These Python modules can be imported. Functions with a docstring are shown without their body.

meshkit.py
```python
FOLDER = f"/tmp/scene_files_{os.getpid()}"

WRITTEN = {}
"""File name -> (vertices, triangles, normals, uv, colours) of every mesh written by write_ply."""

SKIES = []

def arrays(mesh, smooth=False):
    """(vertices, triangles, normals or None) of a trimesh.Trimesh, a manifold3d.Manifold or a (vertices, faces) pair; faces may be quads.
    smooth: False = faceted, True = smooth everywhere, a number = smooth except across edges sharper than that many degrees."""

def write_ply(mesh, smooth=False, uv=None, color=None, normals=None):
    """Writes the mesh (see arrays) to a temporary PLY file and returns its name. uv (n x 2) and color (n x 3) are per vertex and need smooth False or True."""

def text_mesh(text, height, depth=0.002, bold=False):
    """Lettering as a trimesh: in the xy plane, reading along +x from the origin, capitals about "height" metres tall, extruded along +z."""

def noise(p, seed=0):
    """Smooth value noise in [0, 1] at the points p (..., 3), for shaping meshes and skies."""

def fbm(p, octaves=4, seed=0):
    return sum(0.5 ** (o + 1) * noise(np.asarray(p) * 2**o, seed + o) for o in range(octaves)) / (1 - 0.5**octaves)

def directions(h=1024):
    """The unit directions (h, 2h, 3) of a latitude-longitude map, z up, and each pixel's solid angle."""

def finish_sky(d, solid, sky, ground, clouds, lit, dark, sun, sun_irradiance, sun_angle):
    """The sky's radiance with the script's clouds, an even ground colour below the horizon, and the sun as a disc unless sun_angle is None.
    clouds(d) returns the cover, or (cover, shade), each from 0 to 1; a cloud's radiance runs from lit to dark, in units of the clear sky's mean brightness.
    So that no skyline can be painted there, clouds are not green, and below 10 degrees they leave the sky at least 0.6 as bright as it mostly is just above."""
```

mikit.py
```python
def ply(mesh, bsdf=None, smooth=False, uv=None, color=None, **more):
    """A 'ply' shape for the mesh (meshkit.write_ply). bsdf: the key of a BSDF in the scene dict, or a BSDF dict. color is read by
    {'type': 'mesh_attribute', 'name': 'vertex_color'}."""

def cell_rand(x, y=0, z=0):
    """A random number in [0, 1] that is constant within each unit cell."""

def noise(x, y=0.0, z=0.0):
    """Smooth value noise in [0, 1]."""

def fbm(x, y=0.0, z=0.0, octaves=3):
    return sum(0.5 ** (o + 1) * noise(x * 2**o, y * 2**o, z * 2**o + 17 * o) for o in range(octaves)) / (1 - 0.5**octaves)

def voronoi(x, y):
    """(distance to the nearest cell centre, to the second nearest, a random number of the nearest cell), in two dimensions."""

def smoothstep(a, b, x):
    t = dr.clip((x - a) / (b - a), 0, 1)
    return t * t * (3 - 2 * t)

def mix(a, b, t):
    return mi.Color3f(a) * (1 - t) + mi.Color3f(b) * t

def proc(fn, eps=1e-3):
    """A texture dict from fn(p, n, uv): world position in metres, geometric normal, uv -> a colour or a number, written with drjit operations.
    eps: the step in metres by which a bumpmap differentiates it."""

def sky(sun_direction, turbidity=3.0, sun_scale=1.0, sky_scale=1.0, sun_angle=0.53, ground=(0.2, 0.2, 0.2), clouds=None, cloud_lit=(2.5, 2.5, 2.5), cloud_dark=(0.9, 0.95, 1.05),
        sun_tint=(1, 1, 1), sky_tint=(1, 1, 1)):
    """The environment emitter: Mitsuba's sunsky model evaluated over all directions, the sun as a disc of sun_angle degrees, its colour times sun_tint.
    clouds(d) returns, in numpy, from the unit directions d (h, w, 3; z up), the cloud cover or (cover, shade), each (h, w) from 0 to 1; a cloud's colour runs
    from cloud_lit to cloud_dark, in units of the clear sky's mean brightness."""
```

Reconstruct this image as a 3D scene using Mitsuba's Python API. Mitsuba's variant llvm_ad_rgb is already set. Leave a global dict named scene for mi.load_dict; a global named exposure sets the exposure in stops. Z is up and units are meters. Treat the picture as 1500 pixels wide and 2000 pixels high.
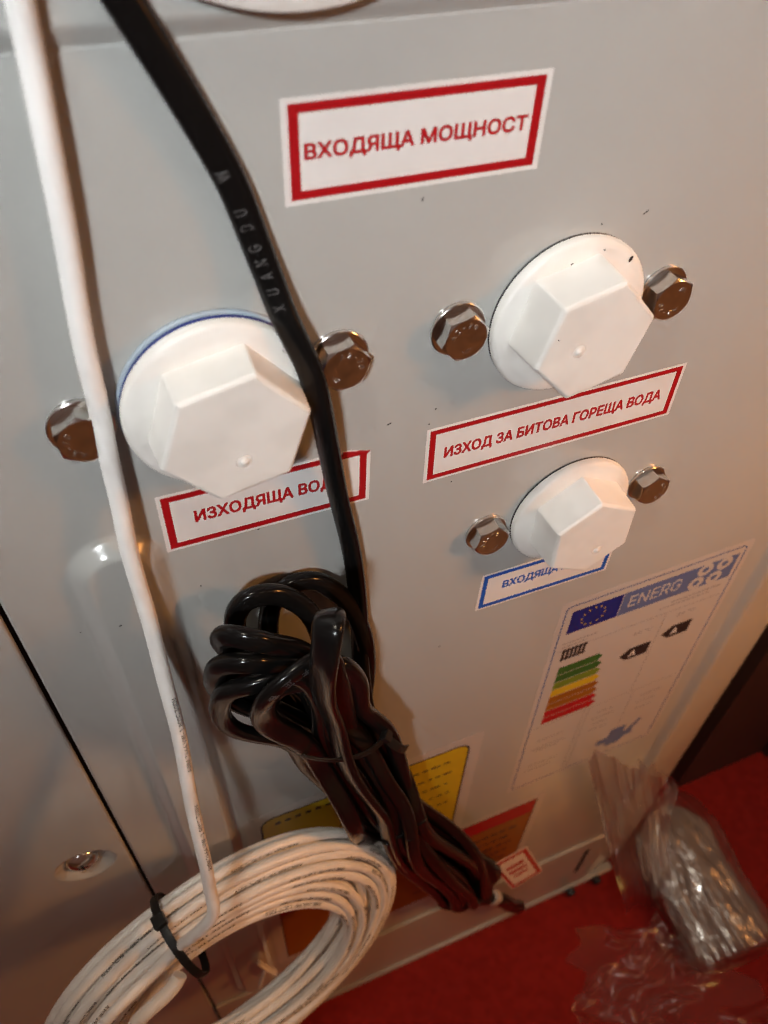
import math, random
import numpy as np
import trimesh
import manifold3d as m3
import shapely
from shapely.geometry import Polygon, box as sbox
from scipy.interpolate import CubicSpline
import drjit as dr
import mitsuba as mi
import mikit, meshkit
from mikit import proc, noise, fbm, smoothstep, mix

random.seed(7)
rng = np.random.default_rng(7)
T = mi.ScalarTransform4f
scene, labels = {}, {}

# ------------------------------------------------------------------ camera, lamps, exposure
# The cabinet's front is the plane y = 0, the floor z = 0; the phone is held 18 cm off the panel, 88 cm up, tilted down.
EYE = np.array([0.0, -0.184, 0.880])
FWD = np.array([0.28204, 0.62491, -0.72797])
UP = np.array([0.26028, 0.68048, 0.68498])
scene['camera'] = dict(type='thinlens', fov=51.45, fov_axis='x', near_clip=0.01, far_clip=30.0,
                       aperture_radius=0.0012, focus_distance=0.295,
                       to_world=T().look_at(origin=EYE.tolist(), target=(EYE + FWD).tolist(), up=UP.tolist()))
exposure = 0.0
scene['surroundings'] = dict(type='constant', radiance={'type': 'rgb', 'value': [0.092, 0.042, 0.028]})


def lamp(key, label, centre, towards, radius, rgb, shade=0.0):
    """a round lamp: glowing diffuser at the back of a housing, with a tubular shade of the given length"""
    c, t = np.array(centre, float), np.array(towards, float)
    d = (t - c) / np.linalg.norm(t - c)
    m = T().look_at(origin=c.tolist(), target=t.tolist(), up=[0, 0, 1] if abs(d[2]) < 0.9 else [0, 1, 0])
    scene[key + '__diffuser'] = dict(type='disk', to_world=m @ T().scale([radius, radius, 1]), emitter=dict(type='area', radiance={'type': 'rgb', 'value': rgb}))
    r = radius * 1.02
    prof = [(0.001, -0.03), (r * 1.15, -0.03), (r * 1.15, 0.01 + shade), (r, 0.01 + shade), (r, -0.006), (0.001, -0.006)]
    hb = trimesh.creation.revolve(prof, sections=48)
    scene[key + '__shade'] = {**mikit.ply(hb, 'black_nylon', 30), 'to_world': m}
    labels[key] = dict(label=label, category='lamp')


lamp('display_spotlight', 'shaded neutral white display spotlight at the upper left, aimed at the top of the cabinet', (-0.58, -1.10, 1.57), (0.07, 0.0, 0.88), 0.07, [455, 484, 494], 0.40)
lamp('ceiling_lamp', 'round warm white ceiling lamp high above the carpet', (0.75, -1.25, 2.3), (0.75, -0.95, 0.0), 0.12, [58, 41, 26], 0.26)
lamp('overhead_lamp', 'round white ceiling lamp almost straight above the white coil', (-0.30, -0.42, 2.45), (-0.1, -0.15, 0.0), 0.12, [58, 53, 44])
lamp('warm_lamp', 'warm orange lamp at the right of the cabinet', (0.85, -0.55, 1.05), (0.40, 0.0, 0.60), 0.09, [96, 37, 9], 0.22)


# ------------------------------------------------------------------ materials
def rgb(*c):
    return {'type': 'rgb', 'value': list(c)}


def principled(c, rough, spec=0.5, **k):
    return dict(type='principled', base_color=c if isinstance(c, dict) else rgb(*c), roughness=rough, specular=spec, **k)


def two(b):
    return dict(type='twosided', bsdf=b)


def peel(p, n, uv):
    return noise(p.x * 260, p.y * 260, p.z * 260) * 0.6 + noise(p.x * 620, p.y * 620, p.z * 620) * 0.25


def panel_rough(p, n, uv):
    return 0.07 + 0.08 * fbm(p.x * 26, p.y * 26, p.z * 19, 3) + 0.12 * smoothstep(0.52, 0.72, fbm(p.x * 9 + 3, p.y * 9, p.z * 7, 3))


def panel_tone(p, n, uv):
    return mix((0.415, 0.42, 0.405), (0.375, 0.38, 0.367), fbm(p.x * 9, p.y * 9, p.z * 9, 3))


scene['panel_paint'] = two(dict(type='bumpmap', arbitrary=proc(peel, 4e-4), scale=0.000012, bsdf=principled(proc(panel_tone), proc(panel_rough), 0.5)))
scene['dark_gap'] = two(principled((0.015, 0.013, 0.012), 0.7))


def plastic_tone(p, n, uv):
    return mix((0.74, 0.725, 0.69), (0.68, 0.665, 0.63), smoothstep(0.45, 0.75, fbm(p.x * 60, p.y * 60, p.z * 60, 3)))


def plastic_grain(p, n, uv):
    return noise(p.x * 900, p.y * 900, p.z * 900) + 0.8 * noise(p.x * 230, p.y * 230, p.z * 230)


scene['white_plastic'] = two(dict(type='bumpmap', arbitrary=proc(plastic_grain, 2e-4), scale=0.00002, bsdf=principled(proc(plastic_tone), 0.42, 0.45)))


def steel_grain(p, n, uv):
    return noise(p.x * 700, p.y * 2600, p.z * 700) + 14.0 * noise(p.x * 330, p.y * 330, p.z * 330)


def steel_rough(p, n, uv):
    return 0.11 + 0.13 * fbm(p.x * 500, p.y * 500, p.z * 500, 3)


scene['steel'] = two(dict(type='bumpmap', arbitrary=proc(steel_grain, 1e-4), scale=0.000006, bsdf=principled((0.78, 0.75, 0.71), proc(steel_rough), 0.5, metallic=1.0)))
scene['steel_worn'] = two(principled((0.70, 0.66, 0.60), 0.36, 0.5, metallic=1.0))
scene['steel_washer'] = two(principled((0.78, 0.76, 0.73), 0.16, 0.5, metallic=1.0))


def pvc_rough(p, n, uv):
    return 0.11 + 0.15 * fbm(p.x * 90, p.y * 90, p.z * 90, 3)


scene['black_pvc'] = two(principled((0.005, 0.0048, 0.0048), proc(pvc_rough), 0.26))
scene['black_nylon'] = two(principled((0.008, 0.008, 0.008), 0.40, 0.25))


def white_cable_tone(p, n, uv):
    return mix((0.83, 0.82, 0.80), (0.74, 0.72, 0.70), smoothstep(0.45, 0.8, fbm(p.x * 80, p.y * 80, p.z * 80, 3)))


scene['white_pvc'] = two(principled(proc(white_cable_tone), 0.36, 0.5))
scene['white_sleeve'] = two(principled((0.76, 0.74, 0.70), 0.45))
scene['blue_rubber'] = two(principled((0.008, 0.02, 0.15), 0.4))
scene['pale_rubber'] = two(principled((0.34, 0.41, 0.48), 0.4))
scene['black_rubber'] = two(principled((0.015, 0.015, 0.018), 0.5))
scene['sticker_white'] = two(principled((0.67, 0.655, 0.645), 0.22, 0.5))
scene['sticker_grey'] = two(principled((0.455, 0.435, 0.42), 0.2, 0.5))
scene['print_red'] = two(principled((0.34, 0.008, 0.012), 0.28))
scene['print_blue'] = two(principled((0.012, 0.085, 0.40), 0.25))
scene['print_navy'] = two(principled((0.012, 0.02, 0.17), 0.25))
scene['print_mid_blue'] = two(principled((0.10, 0.14, 0.29), 0.25))
scene['print_black'] = two(principled((0.02, 0.018, 0.018), 0.3))
scene['print_grey'] = two(principled((0.30, 0.29, 0.30), 0.3))
scene['print_dark_grey'] = two(principled((0.06, 0.06, 0.065), 0.4))
scene['print_light'] = two(principled((0.075, 0.072, 0.072), 0.5))
scene['print_yellow'] = two(principled((0.52, 0.37, 0.018), 0.25))
scene['print_orange'] = two(principled((0.25, 0.09, 0.008), 0.25))
scene['print_green'] = two(principled((0.028, 0.11, 0.022), 0.25))
scene['print_lime'] = two(principled((0.13, 0.20, 0.02), 0.25))
scene['copper_yellow'] = two(principled((0.65, 0.42, 0.02), 0.35))


def carpet_tone(p, n, uv):
    a = fbm(p.x * 170, p.y * 170, 3.0, 3)
    b = fbm(p.x * 14, p.y * 14, 9.0, 3)
    return mix((0.17, 0.010, 0.008), (0.31, 0.018, 0.014), a * 0.6 + b * 0.4)


def board_tone(p, n, uv):
    return mix((0.025, 0.018, 0.015), (0.50, 0.21, 0.085), smoothstep(0.30, 0.62, fbm(p.x * 8, p.y * 13, 2.0, 3) + 0.10 * p.x))


scene['hall_floor_boards'] = two(principled(proc(board_tone), 0.45))


def carpet_pile(p, n, uv):
    return noise(p.x * 900, p.y * 900, 0.0) + 0.5 * noise(p.x * 380, p.y * 380, 5.0)


scene['carpet_pile'] = two(dict(type='bumpmap', arbitrary=proc(carpet_pile, 4e-4), scale=0.0010, bsdf=principled(proc(carpet_tone), 0.95, 0.15, sheen=0.3)))
scene['dark_board'] = two(principled((0.035, 0.013, 0.012), 0.6))
scene['clear_film'] = dict(type='blendbsdf', weight=0.03, a=dict(type='thindielectric', int_ior=1.5), b=two(principled((0.9, 0.9, 0.9), 0.27, 0.5, metallic=1.0)))
scene['packed_film'] = dict(type='blendbsdf', weight=0.09, a=dict(type='thindielectric', int_ior=1.5), b=two(principled((0.9, 0.88, 0.86), 0.25, 0.5, metallic=1.0)))

scene['inner_film'] = two(principled((0.26, 0.23, 0.22), 0.24, 0.7, metallic=0.15))

# ------------------------------------------------------------------ helpers: local millimetres (x right along the panel, y up = -v, z out of the panel)


def world(mesh):
    v = np.asarray(mesh.vertices, float)
    w = np.stack([v[:, 0], -v[:, 2], 880 + v[:, 1]], 1) / 1000
    return trimesh.Trimesh(w, np.asarray(mesh.faces), process=False)


def part(key, mesh, bsdf, smooth=30):
    base, n = key, 0
    while key in scene:
        n += 1
        key = f'{base}_{n:03d}'
    scene[key] = mikit.ply(world(mesh), bsdf, smooth)
    return key


def tag(key, label, category, group=None, kind=None):
    labels[key] = dict(label=label, category=category)
    if group:
        labels[key]['group'] = group
    if kind:
        labels[key] = dict(kind=kind, **{k: x for k, x in labels[key].items()})


def cat(ms):
    return trimesh.util.concatenate(ms)


def tm(man):
    m = man.to_mesh()
    return trimesh.Trimesh(np.asarray(m.vert_properties)[:, :3], np.asarray(m.tri_verts), process=False)


def ball(c, r, seg=16):
    return m3.Manifold.sphere(r, seg).translate(list(map(float, c)))


def rbox(x0, x1, y0, y1, z0, z1, r=0.6, seg=12):
    return tm(m3.Manifold.batch_hull([ball((x, y, z), r, seg) for x in (x0 + r, x1 - r) for y in (y0 + r, y1 - r) for z in (z0 + r, z1 - r)]))


def extrude(poly, z0, z1):
    out = []
    for g in getattr(poly, 'geoms', [poly]):
        if g.area > 1e-6:
            e = trimesh.creation.extrude_polygon(g, z1 - z0, engine='earcut')
            e.apply_translation((0, 0, z0))
            out.append(e)
    return cat(out)


def rrect(x0, x1, y0, y1, r):
    return sbox(x0 + r, y0 + r, x1 - r, y1 - r).buffer(r, quad_segs=6)


def text(s, x0, x1, ybase, cap, z0, depth=0.06, bold=True, slant=0.0, fat=0.0):
    m = meshkit.text_mesh(s, 1.0, 1.0, bold)
    b = m.bounds
    v = np.array(m.vertices)
    v[:, 0] = x0 + (v[:, 0] - b[0, 0]) * (x1 - x0) / (b[1, 0] - b[0, 0]) + slant * v[:, 1] * cap
    v[:, 1] = ybase + v[:, 1] * cap
    if fat:
        tops = m.faces[np.all(v[m.faces][:, :, 2] > 0.5, axis=1)]
        flat = shapely.union_all([Polygon(t[:, :2]).buffer(1e-4) for t in v[tops]])
        return extrude(flat.buffer(fat, quad_segs=3).simplify(0.01), z0, z0 + depth)
    v[:, 2] = z0 + v[:, 2] * depth
    return trimesh.Trimesh(v, m.faces, process=False)


def resample(pts, step=1.2):
    p = np.asarray(pts, float)
    s = np.r_[0, np.cumsum(np.linalg.norm(np.diff(p, axis=0), axis=1))]
    cs = CubicSpline(s, p)
    n = max(8, int(s[-1] / step))
    q = cs(np.linspace(0, s[-1], n))
    s2 = np.r_[0, np.cumsum(np.linalg.norm(np.diff(q, axis=0), axis=1))]
    return np.stack([np.interp(np.linspace(0, s2[-1], n), s2, q[:, k]) for k in range(3)], 1)


def frames(p, ref=(0, 0, 1)):
    """tangent, normal (starts near ref, parallel transported), binormal"""
    t = np.gradient(p, axis=0)
    t /= np.linalg.norm(t, axis=1, keepdims=True)
    n = np.zeros_like(t)
    a = np.asarray(ref, float) - np.dot(ref, t[0]) * t[0]
    n[0] = a / np.linalg.norm(a)
    for i in range(1, len(p)):
        a = n[i - 1] - np.dot(n[i - 1], t[i]) * t[i]
        n[i] = a / np.linalg.norm(a)
    return t, n, np.cross(t, n)


def ref_frames(p, ref=(0, 0, 1)):
    t = np.gradient(p, axis=0)
    t /= np.linalg.norm(t, axis=1, keepdims=True)
    a = np.asarray(ref, float)[None] - (t @ np.asarray(ref, float))[:, None] * t
    n = a / np.linalg.norm(a, axis=1, keepdims=True)
    return t, n, np.cross(t, n)


def sweep(p, fr, ra, rb, sides=18, power=2.0, caps=True):
    """ra along the binormal (width), rb along the normal (thickness); numbers or arrays"""
    t, n, b = fr
    ang = np.arange(sides) * 2 * np.pi / sides
    c, s = np.cos(ang), np.sin(ang)
    ex = 2 / power
    cx, sx = np.sign(c) * np.abs(c) ** ex, np.sign(s) * np.abs(s) ** ex
    ra = np.broadcast_to(ra, (len(p),))[:, None, None]
    rb = np.broadcast_to(rb, (len(p),))[:, None, None]
    v = p[:, None] + ra * cx[None, :, None] * b[:, None] + rb * sx[None, :, None] * n[:, None]
    i, j = np.meshgrid(np.arange(len(p) - 1), np.arange(sides), indexing='ij')
    a0, a1 = i * sides + j, i * sides + (j + 1) % sides
    q = np.stack([a0, a1, a1 + sides, a0 + sides], -1).reshape(-1, 4)
    f = np.vstack([q[:, [0, 1, 2]], q[:, [0, 2, 3]]])
    v = v.reshape(-1, 3)
    if caps:
        k = len(v)
        v = np.vstack([v, p[:1], p[-1:]])
        j = np.arange(sides)
        f = np.vstack([f, np.stack([j * 0 + k, (j + 1) % sides, j], 1), np.stack([j * 0 + k + 1, (len(p) - 1) * sides + j, (len(p) - 1) * sides + (j + 1) % sides], 1)])
    m = trimesh.Trimesh(v, f, process=False)
    if m.volume < 0:
        m.invert()
    return m


def wrap_text(m, p, fr, s0, phi, ra, rb=None, flip=False, lift=0.05, power=2.0):
    """bends a flat lettering mesh (x along, y across, z depth; mm) on to a tube; phi is the angle from the normal towards the binormal"""
    rb = ra if rb is None else rb
    t, n, b = fr
    s = np.r_[0, np.cumsum(np.linalg.norm(np.diff(p, axis=0), axis=1))]
    v = np.array(m.vertices)
    x, y = (-v[:, 0], -v[:, 1]) if flip else (v[:, 0], v[:, 1])
    at = np.clip(s0 + x, 0, s[-1])
    pick = lambda a: np.stack([np.interp(at, s, a[:, k]) for k in range(3)], 1)
    P, N, B = pick(p), pick(n), pick(b)
    th = phi - y / ((ra + rb) / 2)
    k = (lift + v[:, 2])[:, None]
    sp = lambda q: np.sign(q) * np.abs(q) ** (2 / power)
    w = P + N * ((rb + k[:, 0]) * sp(np.cos(th)))[:, None] + B * ((ra + k[:, 0]) * sp(np.sin(th)))[:, None]
    return trimesh.Trimesh(w, m.faces, process=False)


def facing(fr, p, s, at):
    """the angle round a tube at which its surface faces straight out from the panel"""
    i = int(np.clip(np.searchsorted(s, at), 0, len(p) - 1))
    return math.atan2(fr[2][i][2], fr[1][i][2])


def subdivided(m, size):
    v, f = trimesh.remesh.subdivide_to_size(m.vertices, m.faces, size)
    return trimesh.Trimesh(v, f, process=False)


# ------------------------------------------------------------------ setting: carpet and what stands behind
g = trimesh.Trimesh([(-3, -0.36, 0), (3, -0.36, 0), (3, 3, 0), (-3, 3, 0)], [(0, 1, 2), (0, 2, 3)], process=False)
scene['carpet_floor'] = mikit.ply(g, 'carpet_pile')
labels['carpet_floor'] = dict(kind='structure', label='red carpet floor under the cabinet', category='floor')
g = trimesh.Trimesh([(-3, -3, -0.006), (3, -3, -0.006), (3, -0.36, -0.006), (-3, -0.36, -0.006)], [(0, 1, 2), (0, 2, 3)], process=False)
scene['hall_floor'] = mikit.ply(g, 'hall_floor_boards')
labels['hall_floor'] = dict(kind='structure', label='brown hall floor in front of the red carpet', category='floor')

bd = trimesh.creation.box((0.8, 0.02, 0.7))
bd.apply_translation((0.885, 0.055, 0.35))
ed = trimesh.creation.box((0.014, 0.026, 0.7))
ed.apply_translation((0.62, 0.05, 0.35))
scene['dark_partition__board'] = mikit.ply(bd, 'dark_board')
scene['dark_partition__edge_strip'] = mikit.ply(ed, 'dark_board')
tag('dark_partition', 'dark reddish black board standing in the shade right of the cabinet', 'partition')

# ------------------------------------------------------------------ the cabinet
CAB = 'heat_pump_cabinet'
tag(CAB, 'large pale grey painted metal cabinet standing on the red carpet', 'cabinet')


def ss(a, b, x):
    t = np.clip((x - a) / (b - a), 0, 1)
    return t * t * (3 - 2 * t)


def sheet(us, vs, hf):
    U, V = np.meshgrid(us, vs, indexing='ij')
    Hh = hf(U, V)
    n, m = U.shape
    i, j = np.meshgrid(np.arange(n - 1), np.arange(m - 1), indexing='ij')
    a = i * m + j
    q = np.stack([a, a + 1, a + m + 1, a + m], -1).reshape(-1, 4)
    return trimesh.Trimesh(np.stack([U, -V, Hh], -1).reshape(-1, 3), np.vstack([q[:, [0, 1, 2]], q[:, [0, 2, 3]]]), process=False)


def rr_dist(u, v, u0, u1, v0, v1, r):
    """signed distance to a rounded rectangle"""
    cx, cy, hx, hy = (u0 + u1) / 2, (v0 + v1) / 2, (u1 - u0) / 2 - r, (v1 - v0) / 2 - r
    dx, dy = np.abs(u - cx) - hx, np.abs(v - cy) - hy
    return np.hypot(np.maximum(dx, 0), np.maximum(dy, 0)) + np.minimum(np.maximum(dx, dy), 0) - r


def edge_roll(x, r):
    """a rolled sheet edge: falls by r over the last r mm (x = distance to the edge)"""
    t = np.clip(x, 0, r)
    return np.sqrt(np.maximum(r * r - (r - t) ** 2, 0)) - r


def panel_h(u, v):
    d = rr_dist(u, v, -27.5, 4.5, 190, 742, 15.5)
    h = 5.4 * ss(0.5, -6.5, d)
    h = h + edge_roll(u + 48.8, 1.6) + 0.6 * edge_roll(v - 53.2, 1.0) + edge_roll(748.6 - v, 1.2)
    h = h + 3.2 * ss(318.0, 329.0, u) - 0.24 * np.maximum(u - 331.0, 0)
    h = h + edge_roll(392.0 - u, 2.5)
    return h


us = np.unique(np.r_[np.arange(-48.8, -46, 0.25), np.arange(-46, 16, 1.0), np.arange(16, 316, 6.0), np.arange(316, 332, 0.8), np.arange(332, 388, 4.0), np.arange(388, 392.01, 0.3)])
vs = np.unique(np.r_[np.arange(53.2, 55, 0.3), np.arange(55, 186, 4.0), np.arange(186, 220, 0.8), np.arange(220, 720, 5.0), np.arange(720, 745, 1.5), np.arange(745, 748.61, 0.3)])
part(CAB + '__front_panel', sheet(us, vs, panel_h), 'panel_paint', True)


def left_h(u, v):
    d = np.hypot((u + 70.5) / 1.0, (v - 412.0))
    h = -4.6 * ss(15.0, 8.5, d)
    return h + edge_roll(-50.4 - u, 1.6) + edge_roll(v - 53.2, 1.2)


us = np.unique(np.r_[np.arange(-420, -90, 10), np.arange(-90, -52, 0.7), np.arange(-52.4, -50.39, 0.25)])
vs = np.unique(np.r_[np.arange(53.2, 55, 0.3), np.arange(55, 395, 6), np.arange(395, 430, 0.7), np.arange(430, 880, 8)])
part(CAB + '__side_panel', sheet(us, vs, left_h), 'panel_paint', True)
part(CAB + '__seam', extrude(sbox(-54, -880, -46, -50), -6.5, -5.5), 'dark_gap', False)
# screw in the dimple
dome = trimesh.creation.revolve([(0.01, 3.2), (2.2, 2.95), (4.4, 2.1), (6.0, 0.6), (6.3, -0.6), (6.3, -2.0), (0.01, -2.0)], sections=36)
dome.apply_scale(1.25)
dome.apply_translation((-72.0, -412, -3.4))
s1 = part(CAB + '__screw', dome, 'steel_washer', 50)
cr = cat([trimesh.creation.box((4.6, 0.9, 0.3)), trimesh.creation.box((0.9, 4.6, 0.3))])
cr.apply_translation((-72.0, -412, 0.55))
part(s1 + '__slot', cr, 'dark_gap', False)


# top rail: stands 2.4 mm proud of the panel, with a soft step down to it
def top_h(u, v):
    return -0.4 + 2.2 * ss(54.4, 48.6, v)


part(CAB + '__top_rail', sheet(np.array([-420, 0, 370.0]), np.unique(np.r_[np.arange(-160, 47, 10), np.arange(47, 55.01, 0.2)]), top_h), 'panel_paint', True)


# base rail with its slots
def base_h(u, v):
    return 2.4 + edge_roll(v - 749.2, 2.4) - 0.22 * np.maximum(u - 331.0, 0) + edge_roll(392.0 - u, 2.5)


part(CAB + '__base_rail', sheet(np.unique(np.r_[-48.0, np.arange(-40, 330, 20), np.arange(330, 388, 4.0), np.arange(388, 392.01, 0.4)]), np.unique(np.r_[np.arange(749.2, 752, 0.25), np.arange(752, 866, 8), 868]), base_h), 'panel_paint', True)
part(CAB + '__base_rail__slot', extrude(sbox(308.8, -826, 312.0, -770).buffer(1.2), 2.45, 2.6), 'dark_gap', False)
lip = rbox(-48, 366, -880, -871, -4, 4.5, 1.2)
part(CAB + '__base_rail__lip', lip, 'panel_paint', 40)
for u, v in ((348.3, 776.0),):
    d = trimesh.creation.revolve([(0.01, 2.6), (3.0, 2.2), (4.6, 0.9), (4.9, 0.0), (0.01, 0)], sections=24)
    d.apply_translation((u, -v, 2.3))
    part(CAB + '__screw', d, 'steel_washer', 50)
for u in (312, 344):
    d = trimesh.creation.cylinder(4.5, 6, sections=20)
    d.apply_translation((u, -873, 8.5))
    part(CAB + '__rubber_foot', d, 'black_rubber', 40)
body = trimesh.creation.box((439, 1035, 470))
body.apply_translation((170.6, -880 + 1035 / 2 + 4, -254))
part(CAB + '__body_shell', body, 'panel_paint', False)
# specks of dirt on the paint
sp = []
for u, v, a, b, r in ((66.2, 75.0, 0.55, 0.3, 0.3), (151.0, 113.5, 0.35, 0.3, 0), (166.5, 112.2, 1.2, 0.22, 0.6), (83.5, 172.0, 0.9, 0.2, 0.3), (90.3, 96.5, 0.6, 0.22, 1.2), (36.0, 205.0, 0.4, 0.3, 0), (-16.5, 228.0, 0.5, 0.3, 0.4), (-30.0, 232.0, 0.4, 0.25, 0.2), (62.0, 171.5, 0.4, 0.3, 0.0), (110.0, 208.0, 0.35, 0.3, 0), (13, 226, 0.4, 0.25, 1), (115, 320, 0.5, 0.3, 1), (98.5, 176.5, 0.4, 0.2, 0.5), (100.5, 170.5, 0.3, 0.25, 0.5)):
    e = shapely.affinity.translate(shapely.affinity.rotate(shapely.affinity.scale(shapely.Point(0, 0).buffer(1, quad_segs=4), a, b), math.degrees(r)), u, -v)
    z = float(panel_h(np.array(u), np.array(v)))
    sp.append(extrude(e, z + 0.02, z + 0.12))
part(CAB + '__dirt_speck', cat(sp), 'black_rubber', False)
labels[CAB + '__dirt_speck'] = dict(kind='stuff', label='tiny dark specks of dirt on the grey paint')


# ------------------------------------------------------------------ hex plugs
def hexv(r, ang, z, c):
    return [(c[0] + r * math.cos(ang + k * math.pi / 3), c[1] + r * math.sin(ang + k * math.pi / 3), z) for k in range(6)]


def plug(key, c, cf, rot, lift, nub, seal, label, rf=27.7, top=21.2, rh=21.7, collar=False):
    cx, cy = c[0], -c[1]
    prof = [(0.01, lift)] + [(rf - 0.9, lift), (rf - 0.25, lift + 0.25), (rf, lift + 0.9), (rf, lift + 2.6), (rf - 0.35, lift + 3.5), (rf - 1.2, lift + 4.1), (rf - 3.0, lift + 4.6), (rf - 6, lift + 5.0), (0.01, lift + 5.3)]
    fl = trimesh.creation.revolve(prof, sections=96)
    fl.apply_translation((cf[0], -cf[1], 0))
    part(key + '__flange', fl, 'white_plastic', 35)
    r = 1.7
    hs = [ball(p, r, 16) for p in hexv(rh - 0.5 - r * 1.15, rot, top - r, (cx, cy))] + [ball(p, r, 16) for p in hexv(rh + 0.5 - r * 1.15, rot, lift + 4, (cx, cy))]
    h = tm(m3.Manifold.batch_hull(hs))
    part(key + '__hex_head', h, 'white_plastic', 28)
    nb = trimesh.creation.revolve([(0.01, 0.75), (0.7, 0.65), (1.15, 0.3), (1.5, 0.0), (2.3, -0.02), (0.01, -0.05)], sections=24)
    nb.apply_translation((nub[0], -nub[1], top + 0.02))
    part(key + '__hex_head__moulding_nub', nb, 'white_plastic', 60)
    lo, hi = (lift - 1.5, lift) if collar else (0.0, max(lift, 0.6))
    o = trimesh.creation.revolve([(rf - 4, lo), (rf - 0.5, lo), (rf - 0.1, (lo + hi) / 2), (rf - 0.5, hi), (rf - 4, hi)], sections=96)
    o.apply_translation((cf[0], -cf[1], 0))
    part(key + '__seal_ring', o, seal, 60)
    if collar:
        o = trimesh.creation.revolve([(rf - 6, 0.0), (rf + 0.2, 0.0), (rf + 0.5, 0.4), (rf + 0.5, lo - 0.3), (rf + 0.2, lo), (rf - 6, lo)], sections=96)
        o.apply_translation((cf[0], -cf[1], 0))
        part(key + '__collar', o, 'pale_rubber', 40)
    tag(key, label, 'plug', 'white hex plugs on the panel')


plug('hex_plug', (29.3, 145.2), (29.0, 145.0), math.radians(131.0), 3.2, (30.3, 152.9), 'blue_rubber', 'large white hex plug with a blue seal ring, between the white and black cables', rh=22.5, collar=True)
plug('hex_plug_001', (142.6, 140.9), (144.1, 142.9), math.radians(133.6), 0.5, (136.6, 142.1), 'black_rubber', 'white plastic hex plug between two bolts, above the long red framed sticker')
plug('hex_plug_002', (168.0, 242.2), (168.4, 243.2), math.radians(152.2), 0.5, (171.5, 249.9), 'black_rubber', 'white plastic hex plug partly covering the blue framed sticker')
cov = trimesh.creation.revolve([(0.01, 1.7), (60.5, 1.7), (61.6, 2.4), (62.0, 3.8), (61.4, 5.4), (58.5, 6.6), (40.0, 8.0), (0.01, 9.0)], sections=128)
cov.apply_translation((58.0, 12.2, 0))
part('round_cover__disc', cov, 'white_plastic', 35)
rm = trimesh.creation.revolve([(44.0, 7.4), (45.2, 8.5), (46.8, 7.4)], sections=128)
rm.apply_translation((58.0, 12.2, 0))
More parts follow.
